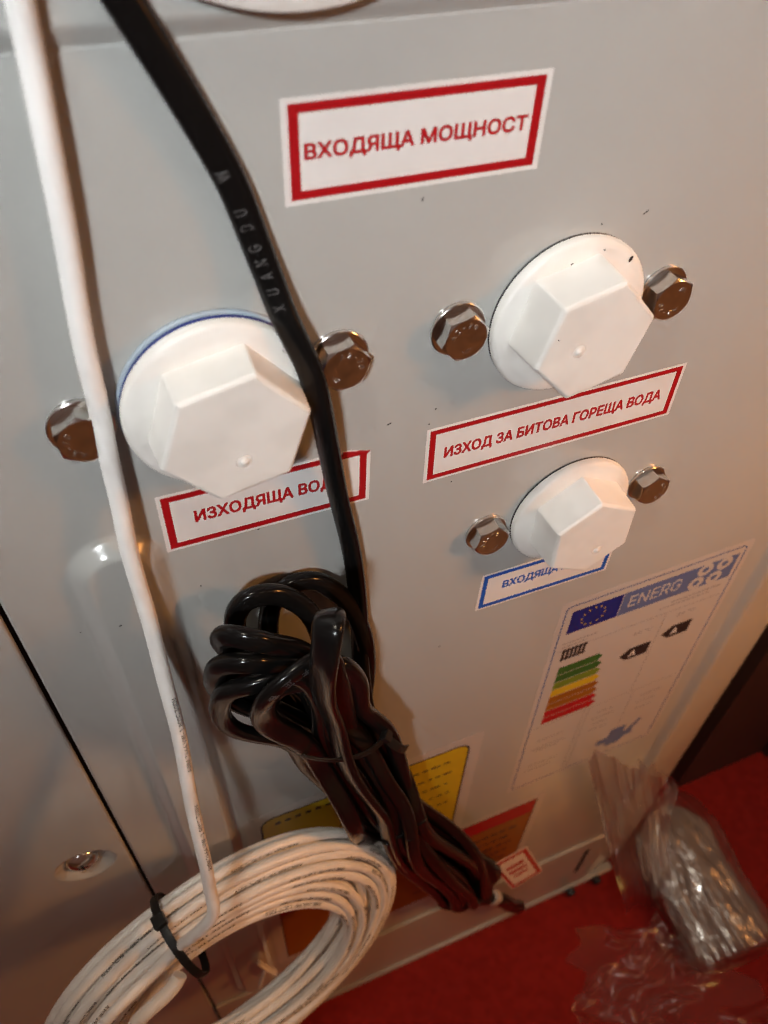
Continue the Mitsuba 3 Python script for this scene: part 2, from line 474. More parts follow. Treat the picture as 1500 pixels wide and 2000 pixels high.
part('round_cover__rim_bead', rm, 'white_plastic', 60)
tag('round_cover', 'round white plastic cover cut off by the top edge of the photo', 'cover')

for key, pts in (('hex_plug_001', ((161.0, 124.0, 5.3, 0.7), (139.0, 121.5, 5.4, 0.35), (150.0, 119.0, 5.4, 0.3), (128.0, 136.0, 21.2, 0.25))), ('hex_plug', ((12.0, 160.0, 9.1, 0.3), (47.0, 128.0, 9.2, 0.25)))):
    ms = []
    for u, v, z, r in pts:
        e = shapely.affinity.translate(shapely.affinity.rotate(shapely.affinity.scale(shapely.Point(0, 0).buffer(r, quad_segs=4), 1.5, 0.7), 25 * u), u, -v)
        ms.append(extrude(e, z, z + 0.14))
    part(key + '__dirt_speck', cat(ms), 'black_rubber', False)
    labels[key + '__dirt_speck'] = dict(kind='stuff', label='tiny dark specks on the white plastic')


# ------------------------------------------------------------------ bolts
def arc_text(s, r, cap, a0, z, step):
    out = []
    for k, ch in enumerate(s):
        m = meshkit.text_mesh(ch, cap, 0.28, True)
        v = np.array(m.vertices)
        v[:, 0] -= v[:, 0].mean()
        a = a0 - k * step
        x, y = v[:, 0].copy(), v[:, 1] + r
        v[:, 0], v[:, 1] = x * math.cos(a) - y * math.sin(a), x * math.sin(a) + y * math.cos(a)
        v[:, 2] += z
        out.append(trimesh.Trimesh(v, m.faces, process=False))
    return out


def bolt_meshes():
    R, H0, H1 = 8.15, 1.5, 6.9
    hexm = m3.Manifold.cylinder(H1 - H0, R, R, 6).translate([0, 0, H0])
    cone = m3.Manifold.revolve(m3.CrossSection([[(0, H0 - 1), (R * 1.02, H0 - 1), (R * 1.02, H1 - 0.75), (R * 0.845, H1 + 0.03), (0, H1 + 0.03)]]), 96)
    head = tm(hexm ^ cone)
    dish = trimesh.creation.revolve([(0.01, H1 + 0.02), (2.6, H1 + 0.02), (2.9, H1 + 0.06), (3.2, H1 + 0.02)], sections=32)
    marks = arc_text('A2-70', 3.9, 1.7, 1.0, H1 - 0.02, 0.46)
    for k in range(3):
        b = trimesh.creation.box((0.32, 1.7, 0.18))
        b.apply_transform(trimesh.transformations.rotation_matrix(-0.5 + 0.12 * k, (0, 0, 1)))
        b.apply_translation((-0.85 + 0.75 * k, -4.4, H1 + 0.07))
        marks.append(b)
    b = trimesh.creation.box((0.32, 1.7, 0.18))
    b.apply_transform(trimesh.transformations.rotation_matrix(0.5, (0, 0, 1)))
    b.apply_translation((-1.6, -4.4, H1 + 0.07))
    marks.append(b)
    w = [(5, 0.03), (8.9, 0.03), (9.25, 0.2), (9.3, 0.6), (9.2, 1.2), (8.9, 1.45), (5, 1.5)]
    wash = trimesh.creation.revolve(w, sections=72)
    return head, cat(marks), wash


BH, BM, BW = bolt_meshes()
for k, (u, v, rot, lab) in enumerate(((105.0, 139.6, 0.23, 'steel hex bolt immediately left of the hex plug at the upper right'),
                                      (182.4, 142.4, 0.58, 'steel hex bolt immediately right of the hex plug at the upper right'),
                                      (66.0, 140.6, 0.18, 'steel hex bolt beside the black cable, right of the blue sealed plug'),
                                      (-8.8, 145.0, 0.60, 'steel hex bolt half hidden behind the white cable at the left'),
                                      (129.0, 243.2, 0.25, 'steel hex bolt left of the lower hex plug, above the blue framed sticker'),
                                      (208.2, 242.3, 0.5, 'steel hex bolt right of the lower hex plug'))):
    key = 'hex_bolt' if k == 0 else f'hex_bolt_{k:03d}'
    m = trimesh.transformations.translation_matrix((u, -v, 0)) @ trimesh.transformations.rotation_matrix(rot, (0, 0, 1))
    spin = (0.0, 2.0, 5.3, 1.2, 0.3, 3.9)[k]
    for nm, me, b, sm in (('washer', BW, 'steel_washer', 35), ('head', BH, 'steel', 22), ('head__stamped_marking', BM, 'steel_worn', False)):
        c = me.copy()
        if 'marking' in nm:
            c.apply_transform(trimesh.transformations.rotation_matrix(spin, (0, 0, 1)))
        c.apply_transform(m)
        part(f'{key}__{nm}', c, b, sm)
    tag(key, lab, 'bolt', 'steel bolts beside the plugs')


# ------------------------------------------------------------------ stickers
def skew(m, uv0, k):
    """slight tilt of a sticker about a point"""
    m.apply_transform(trimesh.transformations.rotation_matrix(k, (0, 0, 1), (uv0[0], -uv0[1], 0)))
    return m


def framed(key, u0, u1, v0, v1, inset, bw, bh, col, words, tx0, tx1, tb, cap, label, tilt=0.0, fold=0.0, fat=0.10):
    mid = ((u0 + u1) / 2, (v0 + v1) / 2)
    p = sbox(u0, -v1, u1, -v0)
    if fold:
        p = p.difference(Polygon([(u1 - fold, -v0 + 1), (u1 + 1, -v0 + 1), (u1 + 1, -v0 - fold * 0.28)]))
    base = extrude(p, 0.02, 0.14)
    part(key + '__film', skew(base, mid, tilt), 'sticker_white', False)
    o = sbox(u0 + inset, -v1 + inset * 0.75, u1 - inset, -v0 - inset * 0.75)
    i = sbox(u0 + inset + bw, -v1 + inset * 0.75 + bh, u1 - inset - bw, -v0 - inset * 0.75 - bh)
    fr = o.difference(i)
    if fold:
        fr = fr.difference(Polygon([(u1 - fold, -v0 + 1), (u1 + 1, -v0 + 1), (u1 + 1, -v0 - fold * 0.28)]))
        c = Polygon([(u1 - fold, -v0 - 0.1), (u1 - 0.4, -v0 - 2.1), (u1 - 1.6, -v0 - 3.2), (u1 - fold, -v0 - 2.0)])
        part(key + '__curled_corner', skew(extrude(c, 0.22, 0.6), mid, tilt), col, False)
    part(key + '__border', skew(extrude(fr, 0.12, 0.19), mid, tilt), col, False)
    part(key + '__lettering', skew(text(words, tx0, tx1, -tb, cap, 0.12, 0.07, fat=fat), mid, tilt), col, False)
    tag(key, label, 'sticker', 'framed stickers on the panel')


framed('framed_sticker', 52.8, 124.4, 67.6, 92.8, 1.7, 2.6, 2.2, 'print_red', 'ВХОДЯЩА МОЩНОСТ', 58.2, 119.0, 81.8, 3.55, 'white sticker with a thick red frame reading ВХОДЯЩА МОЩНОСТ', -0.004)
framed('framed_sticker_001', 4.9, 77.0, 178.8, 204.6, 1.4, 2.5, 2.3, 'print_red', 'ИЗХОДЯЩА ВОДА', 15.8, 67.3, 193.6, 4.9, 'red framed sticker reading ИЗХОДЯЩА ВОДА, under the black cable', -0.012, 10.0)
framed('framed_sticker_002', 98.0, 206.8, 178.7, 204.2, 1.4, 2.3, 2.0, 'print_red', 'ИЗХОД ЗА БИТОВА ГОРЕЩА ВОДА', 105.6, 199.0, 193.9, 4.7, 'long red framed sticker reading ИЗХОД ЗА БИТОВА ГОРЕЩА ВОДА', 0.008)
framed('framed_sticker_003', 131.7, 203.8, 275.0, 300.6, 1.3, 2.3, 2.3, 'print_blue', 'ВХОДЯЩА ВОДА', 143.8, 192.0, 288.5, 4.9, 'blue framed sticker reading ВХОДЯЩА, mostly behind the lowest hex plug', -0.02)

# energy label
EN = 'energy_label'


def en_part(key, mesh, bsdf, smooth):
    return part(key, skew(mesh, (184, 321), 0.016), bsdf, smooth)


tag(EN, 'energy efficiency label with a blue header and a green to red scale', 'sticker')
en_part(EN + '__film', extrude(rrect(183.8, 306.0, -546.0, -321.0, 2.5), 0.02, 0.14), 'sticker_grey', False)
en_part(EN + '__border', extrude(rrect(187.0, 302.6, -543.0, -325.0, 3.5).difference(rrect(187.9, 301.7, -542.1, -325.9, 3.0)), 0.12, 0.18), 'print_mid_blue', False)
en_part(EN + '__flag_field', extrude(sbox(191.8, -351.5, 223.5, -331.0), 0.12, 0.18), 'print_navy', False)
stars = []
for k in range(12):
    a = k * math.pi / 6
    pts = [(206.6 + 7.2 * math.cos(a) + (1.05 if j % 2 == 0 else 0.42) * math.sin(j * math.pi / 5), -341.3 + 7.2 * math.sin(a) + (1.05 if j % 2 == 0 else 0.42) * math.cos(j * math.pi / 5)) for j in range(10)]
    stars.append(extrude(Polygon(pts), 0.17, 0.22))
en_part(EN + '__flag_field__star', cat(stars), 'print_yellow', False)
labels[EN + '__flag_field__star'] = dict(label='ring of small yellow stars')
en_part(EN + '__header', extrude(Polygon([(224.0, -351.5), (224.0, -331.0), (299.0, -331.0), (299.0, -351.5)]), 0.12, 0.18), 'print_mid_blue', False)
en_part(EN + '__header__lettering', text('ENERG', 229, 263, -346.0, 10.0, 0.17, 0.06, False), 'sticker_grey', False)
dots = []
for u, v in ((274.5, 346.4), (287.0, 346.8), (277.5, 335.8), (290.5, 336.0)):
    dots.append(extrude(shapely.Point(u, -v).buffer(5.2).difference(shapely.Point(u, -v).buffer(2.2)), 0.17, 0.22))
en_part(EN + '__header__white_roundel', cat(dots), 'sticker_grey', False)
thin = []
for u0, u1, v in ((190, 299, 368.0), (190, 299, 455.5)):
    thin.append(extrude(sbox(u0, -v - 0.25, u1, -v + 0.25), 0.12, 0.17))
for u, v0, v1 in ((262.5, 369, 455), (228.0, 456, 541), (231.5, 456, 541), (265.5, 456, 541)):
    thin.append(extrude(sbox(u - 0.25, -v1, u + 0.25, -v0), 0.12, 0.17))
en_part(EN + '__ruling', cat(thin), 'print_grey', False)
sm = [text('55 °C', 243, 256, -381, 3.0, 0.12, 0.05), text('35 °C', 272, 285, -377, 3.0, 0.12, 0.05)]
en_part(EN + '__temperature_lettering', cat(sm), 'print_grey', False)
tiny = []
for u0, u1, v in ((192, 214, 361), (192, 208, 364.5), (262, 296, 357.5), (255, 290, 361.0), (196, 216, 476), (194, 220, 487), (197, 214, 491), (196, 219, 512), (193, 215, 519), (240, 252, 468), (238, 255, 476), (240, 252, 484), (239, 254, 492), (274, 290, 468), (273, 288, 477), (275, 288, 486)):
    x = u0
    while x < u1:
        w = random.uniform(1.2, 3.4)
        tiny.append(extrude(sbox(x, -v - 0.8, min(x + w, u1), -v + 0.6), 0.12, 0.17))
        x += w + random.uniform(0.5, 1.1)
en_part(EN + '__small_print', cat(tiny), 'print_grey', False)
labels[EN + '__small_print'] = dict(kind='stuff', label='rows of tiny unreadable grey print')
rad = [sbox(193.5 + 2.7 * k, -379, 195.4 + 2.7 * k, -367.2) for k in range(6)]
rad += [sbox(193.0, -377.8, 209.6, -376.4), sbox(193.0, -369.8, 209.6, -368.4)]
en_part(EN + '__radiator_symbol', extrude(shapely.union_all(rad), 0.18, 0.23), 'print_black', False)
cols = ['print_green', 'print_green', 'print_lime', 'print_yellow', 'print_orange', 'print_orange', 'print_red', 'print_red']
for k, cname in enumerate(cols):
    v0 = 386.5 + 8.3 * k
    L = 27 + 1.3 * k
    en_part(EN + '__scale_arrow', extrude(Polygon([(194.6, -v0), (194.6 + L, -v0), (194.6 + L + 3.2, -v0 - 3.85), (194.6 + L, -v0 - 7.7), (194.6, -v0 - 7.7)]), 0.18, 0.24), cname, False)
for u0, u1, v in ((239.0, 260.0, 400.5), (266.5, 287.0, 392.0)):
    a = en_part(EN + '__rating_arrow', extrude(Polygon([(u0, -v - 1), (u0 + 6, -v + 5.5), (u1, -v + 5.5), (u1, -v - 7), (u0 + 6, -v - 7)]), 0.18, 0.24), 'print_black', False)
    en_part(a + '__lettering', text('A', u0 + 7.0, u0 + 12.0, -v - 4.2, 6.0, 0.23, 0.05), 'sticker_white', False)
m_ = shapely.union_all([sbox(254, -524, 281, -519).buffer(1.5), sbox(262, -531, 273, -508).buffer(1), Polygon([(268, -531), (284, -505), (287, -507), (274, -531)])])
en_part(EN + '__map_symbol', extrude(m_, 0.18, 0.23), 'print_mid_blue', False)

# yellow warning stickers
WS = 'warning_sticker'
part(WS + '__film', extrude(sbox(7.5, -575, 154.5, -430.5), 0.02, 0.12), 'sticker_grey', False)
part(WS + '__outline', extrude(rrect(15.4, 146.6, -567, -438.4, 9), 0.11, 0.16), 'print_black', False)
part(WS + '__yellow_field', extrude(rrect(16.8, 145.2, -565.6, -439.8, 8), 0.15, 0.20), 'print_yellow', False)
tx = []
for r_ in range(7):
    x = 60 + random.uniform(0, 4)
    v = 455 + 15 * r_
    while x < 136:
        w = random.uniform(2, 7)
        tx.append(extrude(sbox(x, -v - 0.9, min(x + w, 138), -v + 0.9), 0.19, 0.24))
        x += w + random.uniform(1.5, 3)
for k in range(8):
    tx.append(extrude(sbox(24 + 6 * k, -449.6, 27.5 + 6 * k, -446.4), 0.19, 0.24))
part(WS + '__small_print', cat(tx), 'print_black', False)
labels[WS + '__small_print'] = dict(kind='stuff', label='lines of small unreadable dark print')
tag(WS, 'rounded yellow warning sticker behind the black cable bundle and the white coil', 'sticker', 'yellow warning stickers')
WS2 = 'warning_sticker_001'
part(WS2 + '__film', extrude(sbox(8.5, -712, 226, -572), 0.13, 0.22), 'sticker_grey', False)
part(WS2 + '__outline', extrude(sbox(16.3, -704, 219.7, -579.3), 0.21, 0.26), 'print_black', False)
part(WS2 + '__yellow_field', extrude(sbox(17.3, -703, 218.7, -603.5), 0.25, 0.30), 'print_orange', False)
part(WS2 + '__red_header', extrude(sbox(17.3, -602.8, 218.7, -580.3), 0.25, 0.30), 'print_red', False)
tx = []
for r_ in range(5):
    x = 120 + random.uniform(0, 4)
    while x < 205:
        w = random.uniform(4, 10)
        tx.append(extrude(sbox(x, -622 - 15 * r_, min(x + w, 208), -618.6 - 15 * r_), 0.29, 0.34))
        x += w + random.uniform(1.5, 3)
part(WS2 + '__small_print', cat(tx), 'print_black', False)
labels[WS2 + '__small_print'] = dict(kind='stuff', label='lines of small unreadable dark print')
tag(WS2, 'orange yellow sticker with a red header strip, low on the panel behind the bundle end', 'sticker', 'yellow warning stickers')

# ------------------------------------------------------------------ black power cable
BC = 'black_power_cable'
tag(BC, 'flat black power cable hanging down the panel and folded into a tied bundle', 'cable')


def L(pts):
    return np.array([(u, -v, h) for u, v, h in pts], float)


STRAIGHT = [(17.4, 35.0, 5.0), (22.2, 45.0, 4.5), (29.1, 59.5, 4.0), (36.3, 75.5, 3.6), (38.6, 81.2, 3.6), (43.7, 99.4, 3.8), (45.9, 108.1, 5.0), (47.6, 115.8, 7.0), (49.9, 123.4, 9.5), (53.0, 132.7, 11.0), (56.2, 148.2, 11.0), (60.0, 172.7, 8.0), (63.9, 197.8, 5.5), (67.0, 216.0, 5.0), (69.4, 234.3, 4.6), (70.9, 252.6, 4.6), (71.8, 273.4, 5.0), (71.5, 300.1, 8.0)]
SLEN = len(STRAIGHT)
A_ = [(73.7, 318.4, 8.0), (74.1, 288.5, 6.5), (68.9, 262.7, 5.5), (59.4, 242.8, 5.0), (50.6, 234.4, 5.0), (43.1, 234.2, 5.0), (38.1, 238.4, 5.0), (35.3, 246.3, 5.0), (33.7, 258.9, 5.0), (35.6, 284.7, 7.0)]
B_ = [(54.4, 284.6, 17.0), (51.8, 258.7, 14.5), (48.2, 242.8, 13.5), (41.5, 231.1, 13.0), (33.4, 224.8, 13.0), (26.4, 224.7, 13.0), (22.3, 230.9, 12.0), (20.8, 240.8, 11.0), (23.1, 260.2, 10.0)]
C_ = [(46.7, 263.5, 28.0), (38.3, 237.2, 31.0), (30.4, 226.9, 33.0), (22.3, 219.2, 33.0), (16.6, 219.6, 29.0), (13.9, 227.1, 24.0), (15.2, 242.1, 18.0), (23.4, 260.5, 16.0)]
D_ = [(44.3, 263.2, 32.0), (34.6, 239.9, 34.0), (27.0, 233.4, 35.0), (19.7, 228.9, 35.0), (13.0, 231.8, 31.0), (9.2, 243.6, 26.0), (9.1, 262.8, 20.0), (16.5, 283.3, 18.0)]
E_ = [(41.7, 260.3, 33.0), (30.8, 241.9, 36.0), (21.3, 241.2, 36.0), (13.0, 245.2, 33.0), (8.8, 257.0, 29.0), (8.3, 274.9, 25.0), (11.9, 287.9, 24.0), (19.8, 298.5, 24.0), (29.9, 308.2, 25.0)]
F_ = [(48.5, 246.1, 38.0), (41.3, 230.9, 41.0), (33.8, 230.9, 43.0), (27.0, 234.3, 44.0), (22.7, 244.8, 42.0), (21.8, 259.3, 38.0), (25.0, 276.2, 35.0), (32.6, 293.2, 33.0)]
G_ = [(54.0, 286.0, 17.0), (51.0, 256.0, 22.0), (48.6, 226.0, 32.0), (46.2, 204.0, 44.0), (43.2, 197.5, 51.5), (41.2, 207.0, 53.5), (41.0, 228.6, 50.0), (43.6, 256.7, 43.0), (48.8, 285.8, 37.0)]
H_ = [(46.8, 266.2, 32.0), (50.8, 246.3, 36.0), (57.1, 258.4, 34.0), (61.7, 277.7, 31.0), (65.0, 301.7, 27.0)]
# slots of the strands in the bundle: angle and radius fraction in its oval section
SP = L([(56.6, 331.6, 21.0), (74.9, 406.0, 23.0), (92.9, 467.9, 23.0), (127.3, 552.2, 21.0), (159.1, 652.1, 19.0)])
SPW = np.array([18.5, 18.0, 17.5, 19.5, 21.5])
SPD = np.array([12.5, 14.5, 14.5, 13.5, 11.5])
spine_t = np.linspace(0, 1, 5)
spf = CubicSpline(spine_t, SP)
wf, df = CubicSpline(spine_t, SPW), CubicSpline(spine_t, SPD)


def slot_path(a, rad, tw, t0=0.0, t1=1.0, n=9):
    out = []
    for t in np.linspace(t0, t1, n):
        c = spf(t)
        tan = spf(t, 1)
        tan /= np.linalg.norm(tan)
        lat = np.cross(tan, (0, 0, 1.0))
        lat /= np.linalg.norm(lat)
        lat = -lat if lat[0] < 0 else lat
        aa = a + tw * t
        rr = rad * (1 + 0.16 * math.sin(7 * t + 5 * a))
        aa = aa + 0.35 * math.sin(5.5 * t + 9 * a + 1.0) * min(1.0, 4 * t)
        out.append(c + wf(t) * rr * math.cos(aa) * lat + np.array([0, 0, 1.0]) * df(t) * rr * math.sin(aa))
    return np.array(out)


d2 = math.radians
# (start slot, end slot) of every upper loop
SLOTS = dict(S=(d2(-10), .95), A0=(d2(-35), .95), A1=(d2(-150), .62), B0=(d2(-75), .8), B1=(d2(-160), .95), C0=(d2(20), .42), C1=(d2(-125), .92), D0=(d2(95), .32), D1=(d2(-100), .45),
             E0=(d2(160), .42), E1=(d2(175), .98), F0=(d2(60), .62), F1=(d2(140), .95), G0=(d2(-60), .45), G1=(d2(95), .98), H0=(d2(55), .98), H1=(d2(18), .95))
strands, ups = [], {}
loops = dict(A=A_, B=B_, C=C_, D=D_, E=E_, F=F_, G=G_, H=H_)
TW = 1.25
order = ['S', 'A0', 'G0', 'H1', 'C0', 'H0', 'F0', 'G1', 'D0', 'E0', 'F1', 'E1', 'D1', 'C1', 'B0', 'B1', 'A1']
pairs = [('S', 'A0'), ('H1', 'G0'), ('H0', 'C0'), ('G1', 'F0'), ('F1', 'D0'), ('E1', 'E0'), ('B1', 'D1'), ('A1', 'C1')]
used_free = 'B0'
segs = []


def lower(nm):
    a, r = SLOTS[nm]
    return slot_path(a, r, TW, 0.0, 1.0)


bw, bt = 4.0, 3.0
tubes = []


def up_points(k):
    if k == 'S':
        return L(STRAIGHT)
    return L(loops[k])


low = {k: lower(k) for k in SLOTS}


def add_tube(pts, ref, w=bw, t=bt, rot=None, soft=0):
    p = resample(pts, 1.6)
    if soft:
        kn = np.hanning(2 * soft + 3)
        kn /= kn.sum()
        pad = np.vstack([2 * p[:1] - p[soft + 1:0:-1], p, 2 * p[-1:] - p[-2:-soft - 3:-1]])
        p = np.stack([np.convolve(pad[:, k], kn, 'valid') for k in range(3)], 1)
    fr = frames(p, ref)
    if rot is not None:
        t_, n_, b_ = fr
        an = np.interp(np.linspace(0, 1, len(p)), np.linspace(0, 1, len(rot)), rot)[:, None]
        fr = (t_, n_ * np.cos(an) + b_ * np.sin(an), b_ * np.cos(an) - n_ * np.sin(an))
    tubes.append(sweep(p, fr, w, t, 20, 2.5))
    return p, fr


pS = np.vstack([L(STRAIGHT), low['S']])
pts_s, fr_s = add_tube(pS, (0.1, 0.1, 1.0), 3.85, 2.5, rot=[0.0, 0.2, 0.6, 1.0, 1.15, 1.0, 0.9, 0.4, 0.0, 0.0, 0.0, 0.0, 0.0, 0.0, 0.0, 0.0], soft=3)
upper = {}
for k in 'ABCDEFGH':
    p = np.vstack([low[k + '0'][::-1][4:], L(loops[k]), low[k + '1'][:6]])
    mid = L(loops[k])
    ref = {'A': (0, 0, 1), 'B': (0, 0.4, 1), 'G': (0.0, -0.6, 1)}.get(k, (0, 0.3, 1))
    upper[k] = add_tube(p, ref, *((5.0, 2.5) if k in 'FG' else (bw, bt)))
for q in ([(52, 325, 17), (46, 300, 20), (36, 262, 23), (25, 250, 23), (16, 257, 19), (15, 272, 15), (22, 290, 12), (42, 314, 14), (52, 335, 14)],
          [(54, 325, 20), (45, 288, 25), (35, 252, 29), (27, 243, 28), (20, 240, 23), (18, 250, 17), (25, 270, 12), (42, 309, 12), (52, 332, 12)],
          [(56, 325, 24), (50, 290, 28), (40, 256, 33), (31, 252, 34), (26, 262, 31), (28, 278, 26), (40, 304, 22), (52, 330, 20)]):
    add_tube(L(q), (0, 0.3, 1))
# the lower runs and the U-turns at the bottom end
for q, (a, b) in enumerate(pairs):
    pa, pb = low[a], low[b][::-1]
    tan = spf(1.0, 1)
    tan /= np.linalg.norm(tan)
    ext = 14 + 9 * ((q * 0.37) % 1.0)
    gap = pb[0] - pa[-1]
    u1 = pa[-1] + tan * ext + gap * 0.18
    u2 = pa[-1] + tan * (ext + 5) + gap * 0.5
    u3 = pb[0] + tan * ext - gap * 0.18
    add_tube(np.vstack([pa[3:], u1[None], u2[None], u3[None], pb[:-3]]), (0.2, 0.2, 1))
fend = np.vstack([low[used_free][3:], L([(164.1, 666.5, 19.0), (194.3, 724.2, 18.0), (213.3, 761.0, 17.0), (232.6, 799.3, 16.0)])])
add_tube(fend, (0, 0, 1), 6.6, 5.4)
part(BC + '__jacket', cat(tubes), 'black_pvc', True)
# printed lettering on the hanging run and on the folded loop
pr = []
for ch, s0 in zip('GNAUK', (80, 71.5, 63, 54.5, 46)):
    pass
st = CubicSpline(np.arange(SLEN), L(STRAIGHT))(np.linspace(2, 8, 200))
slen = np.r_[0, np.cumsum(np.linalg.norm(np.diff(pts_s, axis=0), axis=1))]


def s_at(v):
    return float(np.interp(v, -pts_s[:, 1], slen))


for ch, v in (('W', 79.9), ('U', 89.1), ('D', 92.9), ('G', 98.7), ('N', 102.8), ('A', 106.5), ('U', 110.7), ('X', 115.2)):
    m = meshkit.text_mesh(ch, 1.95, 0.05, False)
    m.vertices[:, 0] -= m.vertices[:, 0].mean()
    m.vertices[:, 1] -= 1.0
    pr.append(wrap_text(m, pts_s, fr_s, s_at(v), facing(fr_s, pts_s, slen, s_at(v)) + 0.35, 4.15, 2.45, flip=True, power=2.5))


def strokes(segs_, w=0.11):
    return extrude(shapely.union_all([shapely.LineString(s).buffer(w, cap_style='square') for s in segs_]), 0.0, 0.05)


zheng = [[(0, 2), (2, 2)], [(1, 0), (1, 2)], [(1, 1.1), (1.8, 1.1)], [(0.35, 0), (0.35, 1.2)], [(-0.1, 0), (2.1, 0)]]
ping = [[(0.1, 2), (1.9, 2)], [(0.45, 1.7), (0.7, 1.2)], [(1.55, 1.7), (1.3, 1.2)], [(-0.1, 0.9), (2.1, 0.9)], [(1, 2), (1, -0.1)]]
bu = [[(0, 1.75), (1.1, 1.75)], [(0.55, 2.1), (0.55, 1.75)], [(0.3, 1.6), (0.4, 1.2)], [(0.8, 1.6), (0.7, 1.2)], [(-0.1, 1.1), (1.2, 1.1)], [(0.15, 0.8), (1.0, 0.8), (1.0, 0.1), (0.15, 0.1), (0.15, 0.8)], [(1.45, 2.1), (1.45, -0.1)], [(1.45, 2), (2.0, 1.9), (1.75, 1.2), (2.05, 0.7), (1.6, 0.5)]]
jiu = [[(0.8, 2), (0.2, 1.2)], [(0.7, 1.6), (1.5, 1.6), (0.2, 0)], [(1.1, 1.0), (2, 0)]]
kou = [[(0.2, 1.7), (1.8, 1.7), (1.8, 0.3), (0.2, 0.3), (0.2, 1.7)]]
pF, frF = upper['F']
sF = np.r_[0, np.cumsum(np.linalg.norm(np.diff(pF, axis=0), axis=1))]


def s_near(p, s, q):
    return float(s[((p - np.array(q)) ** 2).sum(1).argmin()])


for st_, q in ((kou, (44, -232.5, 41)), (ping, (36.5, -230.6, 43)), (zheng, (30.8, -232, 44)), (bu, (25.5, -237, 44)), (jiu, (22.6, -245, 42))):
    m = strokes(st_)
    m.apply_translation((-1, -1, 0))
    m.apply_scale((1.25, 1.25, 1))
    m = subdivided(m, 0.6)
    sq = s_near(pF, sF, q)
    pr.append(wrap_text(m, pF, frF, sq, facing(frF, pF, sF, sq), 5.0, 2.5, flip=False, lift=0.12, power=2.5))
part(BC + '__printed_lettering', cat(pr), 'print_light', False)
labels[BC + '__printed_lettering'] = dict(kind='stuff', label='small pale lettering printed along the black cable')


# cable tie round the black bundle
def band(centre, tan, a, b, w, t, key, head_ang, bsdf='black_nylon', lat=None):
    tan = np.array(tan, float) / np.linalg.norm(tan)
    lat = np.cross(tan, (0, 0, 1.0)) if lat is None else np.asarray(lat, float)
    lat /= np.linalg.norm(lat)
    out = np.cross(lat, tan)
    out = -out if out[2] < 0 else out
    an = np.linspace(0, 2 * np.pi, 97)
    p = np.array(centre) + a * np.cos(an)[:, None] * lat + b * np.sin(an)[:, None] * out
    t_ = np.gradient(p, axis=0)
    t_[0] = t_[-1] = p[1] - p[-2]
    t_ /= np.linalg.norm(t_, axis=1, keepdims=True)
    bb = np.broadcast_to(tan, t_.shape)
    n_ = np.cross(bb, t_)
    part(key + '__strap', sweep(p, (t_, n_, bb), w / 2, t / 2, 12, 4.0, caps=False), bsdf, 40)
    i = int(head_ang / (2 * np.pi) * 96)
    M = np.eye(4)
    M[:3, 0], M[:3, 1], M[:3, 2] = t_[i], bb[i], -n_[i] if np.dot(-n_[i], p[i] - np.array(centre)) > 0 else n_[i]
    if np.linalg.det(M[:3, :3]) < 0:
        M[:3, 0] *= -1
    M[:3, 3] = p[i]
    hd = rbox(-w * 0.75, w * 0.75, -w * 0.72, w * 0.72, -0.4, 3.4, 0.5)
    hd.apply_transform(M)
    part(key + '__head', hd, bsdf, 35)
    return p[i], M


c0 = spf(0.02)
pt, M = band((53.0, -319.0, 23.5), (0.40, -0.9, 0), 25.5, 21.0, 4.8, 1.5, 'cable_tie', math.radians(24), lat=(0.91, -0.41, 0.0))
tail = resample([pt, pt + M[:3, 0] * 0 + np.array([4, -6, 3]), pt + np.array([9, -16, 2]), pt + np.array([14, -28, -3])], 1)
part('cable_tie__tail', sweep(tail, ref_frames(tail, (0.6, 0, 1)), 2.2, 0.55, 10, 4.0), 'black_nylon', 40)
tag('cable_tie', 'black cable tie gripping the bundled black power cable', 'cable tie', 'black cable ties')

# paper tag at the end of the black cable
TG = 'paper_tag'


def quad_sheet(cs, n=10, bend=0.0):
    cs = np.array(cs, float)
    a, b = np.meshgrid(np.linspace(0, 1, n), np.linspace(0, 1, n), indexing='ij')
    p = (1 - a)[..., None] * (1 - b)[..., None] * cs[0] + a[..., None] * (1 - b)[..., None] * cs[1] + a[..., None] * b[..., None] * cs[2] + (1 - a)[..., None] * b[..., None] * cs[3]
    p[..., 2] += bend * np.sin(np.pi * a)
    return p


def quad_mesh(p, th):
    n, m = p.shape[:2]
    i, j = np.meshgrid(np.arange(n - 1), np.arange(m - 1), indexing='ij')
    a = i * m + j
    q = np.stack([a, a + m, a + m + 1, a + 1], -1).reshape(-1, 4)
    f = np.vstack([q[:, [0, 1, 2]], q[:, [0, 2, 3]]])
    v = p.reshape(-1, 3)
    up = v + np.array([0, 0, th])
    k = len(v)
    rim = np.r_[np.arange(0, m), np.arange(1, n) * m + m - 1, np.arange(m - 2, -1, -1) + (n - 1) * m, np.arange(n - 2, 0, -1) * m]
    r2 = np.roll(rim, -1)
    side = np.vstack([np.stack([rim, r2, r2 + k], 1), np.stack([rim, r2 + k, rim + k], 1)])
    return trimesh.Trimesh(np.vstack([v, up]), np.vstack([f + k, f[:, ::-1], side]), process=False)


def bil(cs, a, b):
    cs = np.array(cs, float)
    return (1 - a) * (1 - b) * cs[0] + a * (1 - b) * cs[1] + a * b * cs[2] + (1 - a) * b * cs[3]


TC = [(173.0, -614.1, 22.0), (206.8, -618.3, 18.0), (238.9, -706.0, 18.0), (206.8, -703.9, 22.0)]


def tag_piece(a0, a1, b0, b1, z):
    return quad_mesh(quad_sheet([bil(TC, a0, b0) + (0, 0, z), bil(TC, a1, b0) + (0, 0, z), bil(TC, a1, b1) + (0, 0, z), bil(TC, a0, b1) + (0, 0, z)], 8), 0.12)


